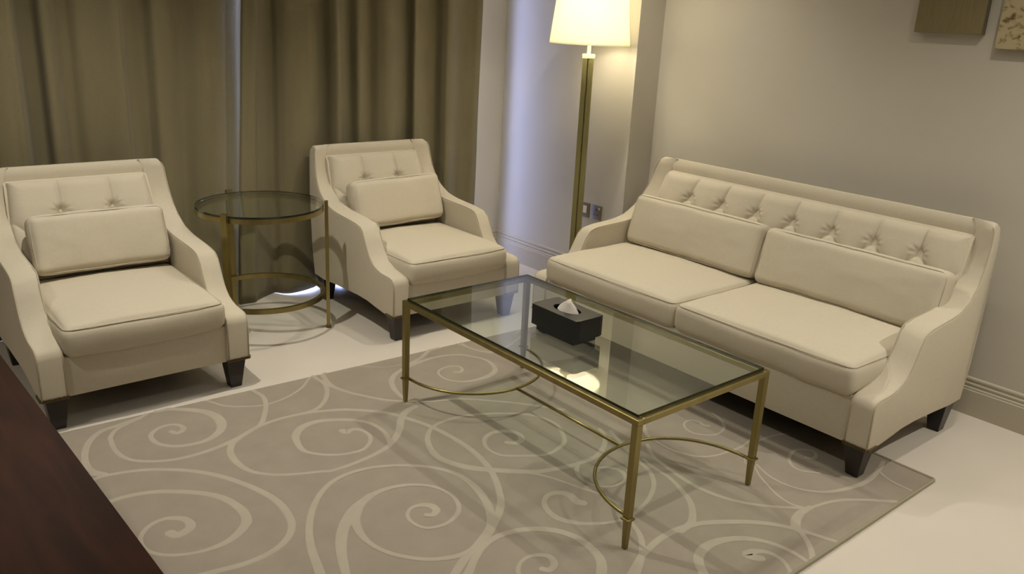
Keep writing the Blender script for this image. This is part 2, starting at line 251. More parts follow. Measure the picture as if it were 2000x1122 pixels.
SCROLLS = [
    (((-1.089,0.902),(-1.078,0.881),(-1.048,0.885),(-1.025,0.906),(-1.026,0.946),(-1.047,0.972),(-1.078,0.989),(-1.122,0.982),(-1.161,0.947),(-1.177,0.904),(-1.173,0.853),(-1.148,0.81),(-1.098,0.774),(-1.036,0.755),(-0.962,0.761),(-0.905,0.795),(-0.872,0.836),(-0.863,0.904),(-0.882,0.994),(-0.922,1.059),(-0.979,1.114),(-1.046,1.161),(-1.113,1.186),(-1.178,1.19),(-1.244,1.174),(-1.307,1.134)), (0.034,0.03,0.018,0.014,0.016,0.034,0.026,0.022,0.026)),
    (((-1.244,1.174),(-1.235,1.108),(-1.232,1.016),(-1.238,0.924),(-1.253,0.842),(-1.271,0.768)), (0.022,)),
    (((-1.296,1.33),(-1.239,1.346),(-1.174,1.363),(-1.114,1.355),(-1.038,1.328),(-0.962,1.278),(-0.892,1.212),(-0.831,1.123),(-0.781,1.011),(-0.75,0.894),(-0.752,0.791),(-0.775,0.715),(-0.823,0.661),(-0.89,0.631),(-0.97,0.626),(-1.051,0.641),(-1.129,0.654)), (0.018,0.018,0.022,0.026,0.022,0.024)),
    (((-0.866,1.555),(-0.855,1.532),(-0.831,1.539),(-0.819,1.564),(-0.829,1.597),(-0.857,1.614),(-0.898,1.609),(-0.934,1.577),(-0.944,1.538),(-0.935,1.483),(-0.895,1.436),(-0.839,1.415),(-0.78,1.416),(-0.723,1.451),(-0.69,1.505),(-0.681,1.579),(-0.702,1.645),(-0.745,1.698),(-0.787,1.731),(-0.858,1.787)), (0.022,0.022,0.016,0.02,0.018,0.024,0.04,0.032,0.024)),
    (((-0.931,1.734),(-1.019,1.716),(-1.077,1.704),(-1.132,1.649),(-1.168,1.57),(-1.187,1.483),(-1.182,1.416),(-1.153,1.372)), (0.024,)),
    (((-1.238,1.451),(-1.214,1.422),(-1.17,1.379)), (0.02,)),
    (((-0.897,1.752),(-0.978,1.712),(-1.027,1.688),(-1.059,1.645),(-1.07,1.607),(-1.078,1.516),(-1.059,1.435),(-1.009,1.38),(-0.94,1.344),(-0.862,1.332),(-0.773,1.34),(-0.69,1.363),(-0.624,1.393),(-0.568,1.422),(-0.525,1.483),(-0.476,1.576),(-0.455,1.651),(-0.461,1.705),(-0.471,1.794)), (0.018,0.018,0.018,0.022,0.02,0.018)),
    (((-0.713,1.343),(-0.655,1.376),(-0.569,1.413),(-0.475,1.424),(-0.372,1.411),(-0.285,1.379),(-0.231,1.35),(-0.152,1.283),(-0.095,1.212),(-0.058,1.125),(-0.027,1.033),(-0.01,0.924),(-0.005,0.817),(-0.016,0.718),(-0.038,0.632),(-0.076,0.546),(-0.127,0.461),(-0.174,0.408),(-0.232,0.366),(-0.298,0.322),(-0.36,0.292),(-0.424,0.266),(-0.501,0.219)), (0.02,0.018,0.024,0.022,0.024,0.024,0.034,0.026)),
    (((-0.682,1.787),(-0.643,1.706),(-0.619,1.656),(-0.564,1.61),(-0.481,1.573),(-0.38,1.589),(-0.285,1.64),(-0.231,1.693),(-0.167,1.756)), (0.012,)),
    (((-0.188,1.788),(-0.186,1.698),(-0.184,1.621),(-0.217,1.537),(-0.273,1.461),(-0.333,1.42),(-0.395,1.416)), (0.02,)),
    (((-0.184,1.77),(-0.182,1.68),(-0.18,1.594),(-0.147,1.518)), (0.012,)),
    (((-0.131,1.785),(-0.15,1.697),(-0.166,1.621),(-0.162,1.558),(-0.138,1.484),(-0.11,1.435),(-0.073,1.372),(-0.031,1.319),(0.025,1.273),(0.076,1.234),(0.139,1.205),(0.197,1.184),(0.253,1.143),(0.311,1.089),(0.37,1.03),(0.422,0.97),(0.466,0.915),(0.521,0.841)), (0.024,0.02,0.018,0.016,0.018)),
    (((-0.678,1.364),(-0.716,1.336),(-0.747,1.278),(-0.757,1.2),(-0.743,1.116),(-0.699,1.054),(-0.633,1.008),(-0.542,0.968),(-0.506,0.951),(-0.412,0.952),(-0.323,0.966),(-0.238,0.996),(-0.152,1.069),(-0.081,1.161),(-0.029,1.199),(0.022,1.218)), (0.024,0.026,0.016,0.018,0.02,0.03,0.03)),
    (((-0.33,1.195),(-0.323,1.177),(-0.29,1.183),(-0.265,1.151),(-0.265,1.099),(-0.293,1.053),(-0.34,1.022),(-0.395,1.025),(-0.441,1.043),(-0.491,1.083),(-0.524,1.14),(-0.514,1.215),(-0.494,1.265),(-0.447,1.31),(-0.376,1.321),(-0.293,1.284),(-0.237,1.236),(-0.207,1.176),(-0.203,1.095),(-0.23,1.009)), (0.032,0.018,0.016,0.018,0.034,0.022,0.018)),
    (((0.368,1.412),(0.389,1.398),(0.415,1.417),(0.421,1.451),(0.395,1.475),(0.347,1.477),(0.309,1.458),(0.289,1.42),(0.29,1.363),(0.325,1.312),(0.381,1.289),(0.447,1.287),(0.502,1.301),(0.544,1.333),(0.568,1.384),(0.575,1.442),(0.555,1.502),(0.515,1.561),(0.46,1.591),(0.387,1.604),(0.31,1.6),(0.224,1.58),(0.139,1.548),(0.081,1.495),(0.045,1.424),(0.029,1.355),(0.023,1.295)), (0.016,0.014,0.012,0.014,0.03,0.018,0.014,0.022,0.026,0.018)),
    (((0.471,1.727),(0.396,1.678),(0.335,1.638),(0.276,1.614),(0.198,1.575)), (0.022,)),
    (((-0.0,1.743),(0.067,1.683),(0.112,1.643),(0.17,1.624),(0.234,1.614),(0.323,1.6)), (0.008,)),
    (((0.58,1.717),(0.599,1.629),(0.614,1.561),(0.644,1.514),(0.687,1.483)), (0.012,)),
    (((0.144,0.754),(0.169,0.732),(0.203,0.74),(0.222,0.775),(0.214,0.813),(0.185,0.838),(0.145,0.849),(0.101,0.836),(0.07,0.805),(0.05,0.757),(0.054,0.709),(0.084,0.669),(0.196,0.6),(0.27,0.605),(0.329,0.629),(0.367,0.676),(0.403,0.749),(0.398,0.825),(0.363,0.895),(0.302,0.947),(0.227,0.994),(0.143,1.029),(0.053,1.039),(-0.025,1.021),(-0.086,0.966),(-0.128,0.885),(-0.14,0.804),(-0.116,0.728),(-0.074,0.666),(-0.014,0.607),(0.04,0.561),(0.098,0.521),(0.186,0.492),(0.27,0.476),(0.354,0.479),(0.433,0.515),(0.493,0.568),(0.524,0.626)), (0.026,0.026,0.014,0.018,0.018,0.018,0.034,0.024,0.018)),
    (((0.04,0.554),(0.077,0.515),(0.105,0.466),(0.127,0.41),(0.146,0.354),(0.177,0.274),(0.182,0.201)), (0.012,)),
    (((0.259,0.479),(0.216,0.442),(0.193,0.395),(0.195,0.344),(0.228,0.302),(0.274,0.288),(0.317,0.295),(0.345,0.325),(0.35,0.36),(0.33,0.394),(0.3,0.411)), (0.02,0.014,0.012,0.02,0.014)),
    (((0.085,0.276),(0.076,0.297),(0.082,0.34),(0.062,0.372),(0.023,0.382),(-0.02,0.356),(-0.045,0.307),(-0.046,0.254),(-0.015,0.201),(0.03,0.164),(0.096,0.132),(0.177,0.127),(0.259,0.147),(0.338,0.183),(0.396,0.227),(0.439,0.285),(0.46,0.356),(0.486,0.441),(0.523,0.531),(0.549,0.589)), (0.034,0.03,0.018,0.026,0.016,0.016,0.018,0.018,0.018)),
    (((0.707,0.559),(0.665,0.509),(0.646,0.477),(0.634,0.411),(0.636,0.337),(0.666,0.267),(0.72,0.223),(0.807,0.205),(0.897,0.2),(0.98,0.217)), (0.022,0.014,0.014,0.012)),
    (((0.487,0.358),(0.473,0.301),(0.465,0.216),(0.437,0.137),(0.402,0.068),(0.351,0.014),(0.297,-0.022),(0.235,-0.029)), (0.014,0.018,0.024,0.03)),
    (((0.588,0.429),(0.535,0.349),(0.511,0.247),(0.498,0.145),(0.504,0.061),(0.526,-0.007),(0.567,-0.074),(0.628,-0.139),(0.685,-0.187),(0.722,-0.209),(0.799,-0.226),(0.863,-0.252),(0.938,-0.305),(1.011,-0.37)), (0.014,0.022,0.016,0.014,0.018)),
    (((0.819,0.136),(0.79,0.111),(0.8,0.082),(0.759,0.031),(0.724,-0.028),(0.691,-0.098),(0.683,-0.156),(0.698,-0.192)), (0.006,0.01,0.014)),
    (((0.816,0.078),(0.79,0.024),(0.779,-0.039),(0.79,-0.101),(0.82,-0.149),(0.865,-0.188),(0.931,-0.214),(1.014,-0.232),(1.095,-0.233),(1.193,-0.214),(1.253,-0.196)), (0.012,0.014,0.02,0.016)),
    (((1.176,-0.21),(1.143,-0.266),(1.133,-0.315),(1.132,-0.365)), (0.012,)),
    (((1.027,-0.001),(1.048,-0.023),(1.09,-0.005),(1.092,0.025),(1.047,0.056),(0.978,0.041),(0.927,0.001),(0.92,-0.046),(0.962,-0.096)), (0.016,0.014,0.012)),
    (((0.945,0.191),(1.008,0.188),(1.084,0.178),(1.146,0.156)), (0.012,)),
    (((0.92,0.39),(0.908,0.406),(0.918,0.431),(0.903,0.462),(0.862,0.465),(0.825,0.432),(0.818,0.386),(0.843,0.347),(0.886,0.323),(0.947,0.332),(0.99,0.364),(1.019,0.407),(1.034,0.452)), (0.022,0.01,0.012,0.014)),
    (((-0.086,-0.095),(0.005,-0.055),(0.065,-0.036),(0.146,-0.02),(0.242,-0.021),(0.336,-0.049),(0.433,-0.11),(0.496,-0.163),(0.539,-0.217),(0.569,-0.273),(0.589,-0.326),(0.609,-0.379)), (0.02,0.024,0.026,0.022,0.018)),
    (((0.105,-0.235),(0.14,-0.182),(0.172,-0.154),(0.219,-0.137),(0.28,-0.138),(0.348,-0.165),(0.393,-0.203),(0.422,-0.251),(0.435,-0.303),(0.435,-0.344),(0.43,-0.382)), (0.03,0.034,0.02,0.018)),
    (((0.325,-0.277),(0.311,-0.26),(0.31,-0.239),(0.346,-0.247),(0.372,-0.278),(0.372,-0.32),(0.353,-0.356),(0.327,-0.387)), (0.03,0.04,0.02,0.016,0.016)),
    (((0.566,-0.274),(0.564,-0.252),(0.605,-0.223),(0.665,-0.206),(0.722,-0.209)), (0.03,0.034,0.024)),
    (((0.566,-0.259),(0.532,-0.308),(0.496,-0.347),(0.455,-0.379)), (0.02,)),
    (((0.136,0.1),(0.11,0.039),(0.065,-0.015),(0.01,-0.058),(-0.07,-0.107)), (0.016,0.022,0.024)),
    (((-0.48,0.19),(-0.449,0.21),(-0.408,0.242),(-0.345,0.279),(-0.273,0.295),(-0.202,0.283),(-0.138,0.248),(-0.09,0.193),(-0.071,0.13),(-0.075,0.066),(-0.097,0.008),(-0.149,-0.043)), (0.03,0.022,0.026,0.028,0.034)),
    (((-0.268,0.087),(-0.252,0.071),(-0.224,0.082),(-0.21,0.117),(-0.229,0.144),(-0.266,0.157),(-0.304,0.148),(-0.332,0.125),(-0.349,0.095)), (0.022,0.024,0.014,0.014)),
    (((-0.389,0.526),(-0.371,0.513),(-0.347,0.531),(-0.348,0.562),(-0.373,0.584),(-0.408,0.588),(-0.44,0.562),(-0.451,0.523),(-0.439,0.474),(-0.402,0.451),(-0.35,0.45),(-0.294,0.479),(-0.262,0.527),(-0.252,0.586),(-0.271,0.652),(-0.317,0.703),(-0.385,0.733),(-0.462,0.734),(-0.532,0.704),(-0.581,0.655),(-0.608,0.595),(-0.62,0.527),(-0.611,0.46),(-0.582,0.397),(-0.531,0.337),(-0.472,0.3),(-0.41,0.285),(-0.338,0.3),(-0.262,0.348),(-0.208,0.417),(-0.173,0.493),(-0.153,0.585),(-0.156,0.673),(-0.189,0.746),(-0.246,0.811),(-0.326,0.866),(-0.419,0.898),(-0.515,0.893),(-0.596,0.851),(-0.671,0.775),(-0.731,0.683),(-0.773,0.588),(-0.798,0.502),(-0.816,0.437)), (0.02,0.03,0.014,0.014,0.018,0.014,0.02,0.036,0.018,0.018,0.024,0.03,0.022,0.018,0.02,0.024,0.03)),
    (((-0.478,0.731),(-0.559,0.695),(-0.62,0.643),(-0.668,0.587),(-0.716,0.5),(-0.757,0.395)), (0.03,0.04,0.036,0.024)),
    (((0.611,1.77),(0.606,1.68),(0.602,1.602),(0.64,1.523),(0.71,1.509),(0.816,1.537),(0.938,1.601),(1.018,1.643)), (0.012,)),
    (((0.86,1.686),(0.911,1.715),(0.96,1.711),(0.968,1.661),(0.923,1.637)), (0.01,)),
]
# ------------------------------------------------------------------ rug
RZ = .008
rug = empty('area_rug', (0, 0, 0)); tag(rug, 'taupe rug with pale scrolling spirals under the glass coffee table', 'rug')
def rug_far(x): return 1.714-.047*x
bm = bmesh.new(); box(bm, -1.78, 1.285, -.375, 1.745, .0005, RZ, .002)
for v in bm.verts:
    if v.co.y > 1: v.co.y += rug_far(v.co.x)-1.745
fin('rug_pile', bm, RUG, rug)
bm = bmesh.new()
tube(bm, [(1.288, rug_far(1.287), .0068), (1.288, -.37, .0068), (1.2865, -.377, .0068), (1.281, -.380, .0068), (-1.78, -.380, .0068)], .0066); tube(bm, [(1.287, rug_far(1.287), .0045), (-1.78, rug_far(-1.78), .0045)], .0040)
fin('binding', bm, RUGEDGE, rug, 180)
X0, X1, Y0, Y1 = -1.77, 1.282, -.3745, 1.738
def scroll(pts, ws, k):
    C = cr([(x, y, 0) for x, y in pts], 5); n = len(C); bm = bmesh.new(); prev = None
    for i, c in enumerate(C):
        Y1 = rug_far(c.x)-.001; c = Vector((min(max(c.x, X0), X1), min(max(c.y, Y0), Y1), 0))
        if prev and (c-pc).length < .002: continue
        pc = c
        t = (C[min(i+1, n-1)]-C[max(i-1, 0)]); t = t.normalized() if t.length > 1e-6 else Vector((1, 0, 0)); s = Vector((-t.y, t.x, 0))
        f = i/(n-1)*(len(ws)-1); a = int(f); wd = ws[a] if a >= len(ws)-1 else ws[a]*(1-(f-a))+ws[a+1]*(f-a)
        wd *= 1.0+.06*noise.noise(Vector((c.x*60, c.y*60, k)))
        z = RZ+.0010+.00001*k
        cap = [(0, 1)]
        v = [bm.verts.new((c.x+s.x*q*wd/2, c.y+s.y*q*wd/2, z-(.0008 if abs(q) == 1 else 0))) for q in (-1, -.7, .7, 1)]
        if prev:
            for q in range(3): bm.faces.new((prev[q], prev[q+1], v[q+1], v[q]))
        prev = v
        if i in (0, n-1):                # rounded ends
            d = -t if i == 0 else t; fan = [v[0]]+[bm.verts.new((c.x+wd/2*(-math.cos(a*PI/6)*s.x+math.sin(a*PI/6)*d.x), c.y+wd/2*(-math.cos(a*PI/6)*s.y+math.sin(a*PI/6)*d.y), z-.0006)) for a in range(1, 6)]+[v[3], v[2], v[1]]
            bm.faces.new(fan)
    me = bpy.data.meshes.new('scroll'); bm.to_mesh(me); bm.free()
    for p in me.polygons:
        if p.normal.z < 0: p.flip()
    link('scroll', me, SCROLL, rug)
def spiral(cx, cy, r, turns, a0, sgn=1):
    n = int(turns*14); return tuple((cx+r*(.08+.92*i/n)*math.cos(a0+sgn*2*PI*turns*i/n), cy+r*(.08+.92*i/n)*.9*math.sin(a0+sgn*2*PI*turns*i/n)) for i in range(n+1))
for a in ((-1.52, .95, .20, 1.6, .4, 1), (-1.50, .25, .24, 1.7, 2., -1), (-1.25, -.14, .19, 1.6, 1., 1), (-.72, -.17, .20, 1.5, 3.4, 1), (-1.56, 1.5, .16, 1.4, .2, -1), (-.28, -.24, .14, 1.3, 1.8, -1)):
    SCROLLS.append((spiral(*a), (.03, .016, .024, .018)))
for k, (p, ws) in enumerate(SCROLLS): scroll(p, ws, k)

# ------------------------------------------------------------------ upholstery
def loft_arm(outer, inner, u0, u1, sgn, bev=.016):     # slab between two side outlines
    bm = bmesh.new()
    A = [bm.verts.new((u0, d, z)) for d, z in outer]; B = [bm.verts.new((u1, d, z)) for d, z in inner]; n = len(A)
    for i in range(n): bm.faces.new((A[i], A[(i+1)%n], B[(i+1)%n], B[i]))
    fa = bm.faces.new(A); fb = bm.faces.new(B[::-1])
    bmesh.ops.recalc_face_normals(bm, faces=bm.faces)
    es = [e for e in set(fa.edges)|set(fb.edges)]
    bmesh.ops.bevel(bm, geom=es, offset=bev, segments=4, profile=.5, affect='EDGES')
    return bm
def smooth_path(P, n=4):
    return [(v.x, v.y) for v in cr([(a, b, 0) for a, b in P], n)]
def cushion_mesh(sx, sy, sz, r, puff, side=.006, n=22, seed=0, wr=.002, nz=8):
    bm = bmesh.new(); V = {}
    def tp(k, N): t = -1+2*k/N; return math.sin(t*PI/2)*.55+t*.45
    def P(i, j, k):
        key = (i, j, k)
        if key in V: return V[key]
        a, b, c = tp(i, n), tp(j, n), tp(k, nz); p = Vector((a*sx/2, b*sy/2, c*sz/2)); rr = min(r, sz/2-.001)
        q = Vector((max(-sx/2+rr, min(sx/2-rr, p.x)), max(-sy/2+rr, min(sy/2-rr, p.y)), max(-sz/2+rr, min(sz/2-rr, p.z))))
        d = p-q
        if d.length > 1e-9: p = q+d.normalized()*rr
        fa, fb, fc = max(0, 1-a*a), max(0, 1-b*b), max(0, 1-c*c)
        p.z += c*puff*(fa**.55)*(fb**.55)
        p.x += a*side*fc*(.3+.7*fb); p.y += b*side*fc*(.3+.7*fa)
        nv = noise.noise(Vector((p.x*7+seed, p.y*7, p.z*9)))*wr+noise.noise(Vector((p.x*22+seed, p.y*22, p.z*12)))*wr*.35
        p += Vector((a, b, c)).normalized()*nv
        V[key] = bm.verts.new(p); return V[key]
    for k in (0, nz):
        for i in range(n):
            for j in range(n): bm.faces.new((P(i,j,k), P(i+1,j,k), P(i+1,j+1,k), P(i,j+1,k)))
    for i in (0, n):
        for j in range(n):
            for k in range(nz): bm.faces.new((P(i,j,k), P(i,j+1,k), P(i,j+1,k+1), P(i,j,k+1)))
    for j in (0, n):
        for i in range(n):
            for k in range(nz): bm.faces.new((P(i,j,k), P(i+1,j,k), P(i+1,j,k+1), P(i,j,k+1)))
    bmesh.ops.recalc_face_normals(bm, faces=bm.faces)
    return bm
def seam_ring(bm, sx, sy, z, r, inset, rad=.0022, side=0):  # piping round a cushion edge
    pts = []; a, b = sx/2-inset, sy/2-inset; rr = max(r-inset*.5, .01)
    for cx, cy, t0 in ((a-rr, b-rr, 0), (-a+rr, b-rr, PI/2), (-a+rr, -b+rr, PI), (a-rr, -b+rr, 3*PI/2)):
        for k in range(7): t = t0+k*PI/12; pts.append(Vector((cx+rr*math.cos(t), cy+rr*math.sin(t), z)))
    out = []
    for i, p in enumerate(pts):
        q = pts[(i+1) % len(pts)]; m = max(1, int((q-p).length/.03)); out += [p.lerp(q, s/m) for s in range(m)]
    for p in out:
        fa, fb = max(0, 1-(p.x/(sx/2))**2), max(0, 1-(p.y/(sy/2))**2)
        if abs(p.x) < a-rr+.001 or abs(p.y) < b-rr+.001:
            if abs(p.y) > b-.002: p.y += math.copysign(side*fa, p.y)
            if abs(p.x) > a-.002: p.x += math.copysign(side*fb, p.x)
    tube(bm, out, rad, 6, closed=True)
def tuft_panel(parent, u0, u1, d0, z0, d1, z1, btn_z, btn_u, row2, T=.044, bounds=None):
    """upholstered inner back: grid in the sloping plane, pulled in at the buttons and along the seams"""
    L = math.hypot(d1-d0, z1-z0); tz, td = (z1-z0)/L, (d1-d0)/L; nrm = Vector((0, -tz, td))
    sb = (btn_z-z0)/tz; s2 = sb-row2; sp = (btn_u[-1]-btn_u[0])/(len(btn_u)-1) if len(btn_u) > 1 else .2
    lo = [btn_u[0]-sp/2+i*sp for i in range(len(btn_u)+1)]
    seams = [((u, sb), (u, L+.05), 0) for u in btn_u]
    for i, u in enumerate(btn_u):
        seams += [((u, sb), (lo[i], s2), 1), ((u, sb), (lo[i+1], s2), 1)]
    seams += [((l, s2), (l, -.05), 0) for l in lo]
    seams += [((lo[0], s2), (u0-.02, sb-.01), 1), ((lo[-1], s2), (u1+.02, sb-.01), 1)]
    def dist(p, a, b):
        ax, ay = a; bx_, by = b; vx, vy = bx_-ax, by-ay; t = max(0, min(1, ((p[0]-ax)*vx+(p[1]-ay)*vy)/(vx*vx+vy*vy)))
        return math.hypot(p[0]-ax-t*vx, p[1]-ay-t*vy)
    st = .0048; nu, ns = int((u1-u0)/st), int(L/st); bm = bmesh.new(); G = []; Hh = {}
    def H(u, s):
        ds = min(dist((u, s), a, b) for a, b, k in seams); de = min(u-u0, u1-u, L-s, s+.2); x = min(1, de/.05); g = math.sqrt(max(0, 1-(1-x)**2))
        f = .56+.44*(1-math.exp(-(ds/.032)**1.05)); h = T*f*g
        h -= .007*math.exp(-(ds/.0032)**2)*(g)
        db = min(math.hypot(u-x_, s-y_) for x_, y_ in [(b, sb) for b in btn_u]+[(l, s2) for l in lo])
        h -= .024*math.exp(-(db/.020)**2)
        # gathered folds that fan out of the buttons
        ang = math.atan2(s-sb, min(((u-b) for b in btn_u), key=abs)); h += .0022*math.cos(ang*9)*math.exp(-((db-.028)/.016)**2)
        return h
    for j in range(ns+1):
        row = []
        for i in range(nu+1):
            u = u0+(u1-u0)*i/nu; s = L*j/ns; zz = z0+tz*s; lb, rb = bounds(zz); p = Vector((lb+(u-u0)/(u1-u0)*(rb-lb), d0+td*s, zz))+nrm*H(u, s); row.append(bm.verts.new(p))
        G.append(row)
    for j in range(ns):
        for i in range(nu): bm.faces.new((G[j][i], G[j][i+1], G[j+1][i+1], G[j+1][i]))
    # skirt back to the frame
    edge = [G[0][i] for i in range(nu+1)]+[G[j][nu] for j in range(1, ns+1)]+[G[ns][i] for i in range(nu-1, -1, -1)]+[G[j][0] for j in range(ns-1, 0, -1)]
    bk = [bm.verts.new(v.co-nrm*.03) for v in edge]; n = len(edge)
    for i in range(n): bm.faces.new((edge[i], edge[(i+1)%n], bk[(i+1)%n], bk[i]))
    o = fin('tufted_back', bm, LINEN, parent, 180)
    for b in btn_u:
        bm = bmesh.new(); bmesh.ops.create_uvsphere(bm, u_segments=14, v_segments=8, radius=.0095)
        q = nrm.to_track_quat('Z', 'Y').to_matrix().to_4x4(); lb, rb = bounds(z0+tz*sb); c = Vector((lb+(b-u0)/(u1-u0)*(rb-lb), d0+td*sb, z0+tz*sb))+nrm*(H(b, sb)+.007)
        bmesh.ops.transform(bm, matrix=Matrix.Translation(c) @ q @ Matrix.Diagonal((1, 1, .6, 1)), verts=bm.verts)
        fin('button', bm, LINEN, o, 180)
    return o

def seat_frame(name, W, DX, arm_o, arm_i, back, rear, z0, cush, tuft, legs_z, rear_in, aw=.095, legbase=0, taper_top=(.03, .03)):
    """one piece of upholstered seating facing -y; u runs 0..W left to right seen from the front"""
    root = empty(name, (0, 0, 0)); OX, OY = W/2, .45
    def shift(bm): bmesh.ops.translate(bm, vec=(-OX, -OY, 0), verts=bm.verts); return bm
    tpl, tpr = taper_top
    ztop = max(z for d, z in arm_o)
    for side in (0, 1):
        def X(u): return u if side == 0 else W-u
        # outline: top path, then rear line down, then the arched lower edge back to the front
        low = [(rear[0][0]-.02, rear[0][1]), (rear[0][0]-.10, z0+.004), (rear[0][0]-.24, z0+.014), (.36, z0+.022), (.26, z0+.020), (.15, z0+.006), (.09, z0)]
        rl = list(reversed(rear))
        nO, nI = len(arm_o), len(arm_i)
        O = [(d, z) for d, z in arm_o]+rl+low; I = [(d, z) for d, z in arm_i]+rl+low
        bm = bmesh.new(); n = len(O)
        tp = tpl if side == 0 else tpr
        def taper(z, tp=tp): return tp*max(0, (z-.5)/.37)+.030*max(0, (z-ztop+.03)/.03)**2*(.3 if z > ztop-.012 else .2)
        A = [bm.verts.new((X(taper(z)), d, z)) for d, z in O]; B = [bm.verts.new((X(aw+taper(z)), d, z)) for d, z in I]
        for i in range(n): bm.faces.new((A[i], A[(i+1)%n], B[(i+1)%n], B[i]))
        fa = bm.faces.new(A); fb = bm.faces.new(B); bmesh.ops.recalc_face_normals(bm, faces=bm.faces)
        bmesh.ops.bevel(bm, geom=list(set(fa.edges)|set(fb.edges)), offset=.010, segments=4, profile=.5, affect='EDGES')
        arm = fin('arm', shift(bm), LINEN, root, 50)
        bm = bmesh.new()
        tube(bm, [(X(taper(z)+.004), d+.001, z-.002) for d, z in [(.0, z0+.004)]+smooth_path(arm_o[1:], 2)], .0028, 6)
        tube(bm, [(X(aw+taper(z)-.004), d+.001, z-.002) for d, z in [(.0, z0+.004)]+smooth_path(arm_i[1:], 2)], .0028, 6)
        fin('welt', shift(bm), WELT, arm, 180)
        # nailheads along the bottom of the arm front and round the corner
        bm = bmesh.new(); k = 0
        for i in range(15):
            u = .004+i*(aw-.006)/14
            for dz in (0, .007):
                bmesh.ops.create_uvsphere(bm, u_segments=6, v_segments=4, radius=.0042, matrix=Matrix.Translation((X(u+(.003 if dz else 0)), -.0015, z0+.003+dz)))
        for i in range(9):
            for dz in (0, .007):
                bmesh.ops.create_uvsphere(bm, u_segments=6, v_segments=4, radius=.0042, matrix=Matrix.Translation((X(-.0015), .006+i*.007, z0+.003+dz)))
        nh = fin('nailhead_trim', shift(bm), BRONZE, arm, 180); nh['kind'] = 'stuff'; nh['label'] = 'bronze nailheads along the foot of the arm'
    bm = bmesh.new(); tz_ = lambda z: max(0, (z-.5)/.37); A = [bm.verts.new((aw-.012+tpl*tz_(z), d, z)) for d, z in back]; B = [bm.verts.new((W-aw+.012-tpr*tz_(z), d, z)) for d, z in back]; n = len(A)
    for i in range(n): bm.faces.new((A[i], A[(i+1)%n], B[(i+1)%n], B[i]))
    bm.faces.new(A); bm.faces.new(B); fin('back_frame', shift(bm), LINEN, root, 40)
    # front rail and deck
    bm = bmesh.new(); box(bm, aw-.004, W-aw+.004, .012, .60, z0-.002, cush['z0']+.005, .008); fin('seat_rail', shift(bm), LINEN, root, 40)
    bm = bmesh.new(); box(bm, .03, W-.03, .03, rear[0][0]-.03, z0+.020, z0+.024); box(bm, aw+.01, W-aw-.01, .025, rear[0][0]-.03, z0-.004, z0+.001)
    fin('under_shade_panel', shift(bm), UNDERSHADE, root)  # unseen dark panels added to deepen the shade beneath the seat
    # tapered feet
    for u, d in ((.055, .052), (W-.055, .052), (.055, rear_in), (W-.055, rear_in)):
        bm = bmesh.new(); fs = frustum(bm, u, d, (legbase if d < .2 else 0), z0+.006, .024, .041); bmesh.ops.bevel(bm, geom=list(bm.edges), offset=.002, segments=1, affect='EDGES')
        fin('leg', shift(bm), WOODLEG, root, 30)
    root['_t'] = 0; del root['_t']
    t = dict(tuft); t['bounds'] = lambda z: (aw+tpl*max(0, (z-.5)/.37)-.002, W-aw-tpr*max(0, (z-.5)/.37)+.002)
    tb = tuft_panel(root, **t)
    for o in [tb]+[x for x in COL.objects if x.parent == tb]:
        o.data.transform(Matrix.Translation((-OX, -OY, 0)))
    # seat cushions
    for a, b in cush['spans']:
        sx, sy, sz = b-a, cush['d1']-cush['d0'], cush['z1']-cush['z0']
        bm = cushion_mesh(sx, sy, sz, .029, cush['puff'], side=.010, n=34, seed=a*10+1, wr=.004)
        # slight sag of the front corners
        M4 = Matrix.Translation(((a+b)/2-OX, (cush['d0']+cush['d1'])/2-OY, (cush['z0']+cush['z1'])/2))
        bmesh.ops.transform(bm, matrix=M4, verts=bm.verts); c = fin('seat_cushion', bm, LINEN, root, 180)
        bm = bmesh.new()
        seam_ring(bm, sx, sy, sz/2-.008, .029, .007, .0019, .006)
        bmesh.ops.transform(bm, matrix=M4, verts=bm.verts); fin('piping', bm, WELT, c, 180)
    return root

z0 = .136
arm_o = [(0, z0), (0, .296), (.006, .318), (.022, .331), (.05, .336), (.12, .339), (.19, .360), (.235, .400), (.265, .450), (.295, .505), (.325, .532), (.40, .545), (.53, .555), (.62, .575), (.69, .620), (.735, .670), (.765, .730), (.785, .800), (.793, .850), (.802, .878)]
arm_i = [(0, z0), (0, .296), (.006, .320), (.022, .333), (.05, .339), (.12, .350), (.185, .375), (.225, .420), (.255, .470), (.285, .527), (.315, .547), (.39, .556), (.54, .563), (.64, .585), (.72, .630), (.775, .680), (.805, .740), (.823, .800), (.828, .850), (.830, .878)]
rear = [(.775, z0+.006), (.80, .30), (.83, .60), (.855, .82), (.862, .868), (.850, .887), (.830, .892)]
W2 = 1.86
back = [(.66, z0+.01), (.66, .42), (.80, .80), (.828, .826), (.826, .850), (.829, .874), (.839, .8885), (.852, .8895), (.859, .870), (.854, .82), (.80, .30), (.774, z0+.01)]
sofa = seat_frame('tufted_sofa', W2, 0, arm_o, arm_i, back, rear, z0,
    dict(z0=.318, z1=.440, d0=-.012, d1=.66, puff=.022, spans=[(.097, .928), (.932, W2-.097)]),
    dict(u0=.158, u1=W2-.114, d0=.665, z0=.42, d1=.824, z1=.817, btn_z=.706, btn_u=[.972+(i-3)*.2 for i in range(7)], row2=.115), .1, .72, legbase=RZ+.0015, taper_top=(.075, .022))
tag(sofa, 'long cream linen sofa with button-tufted back against the right wall', 'sofa')
sofa.location = (1.017+.45, 1.628-W2/2, 0); sofa.rotation_euler = (0, 0, -PI/2)

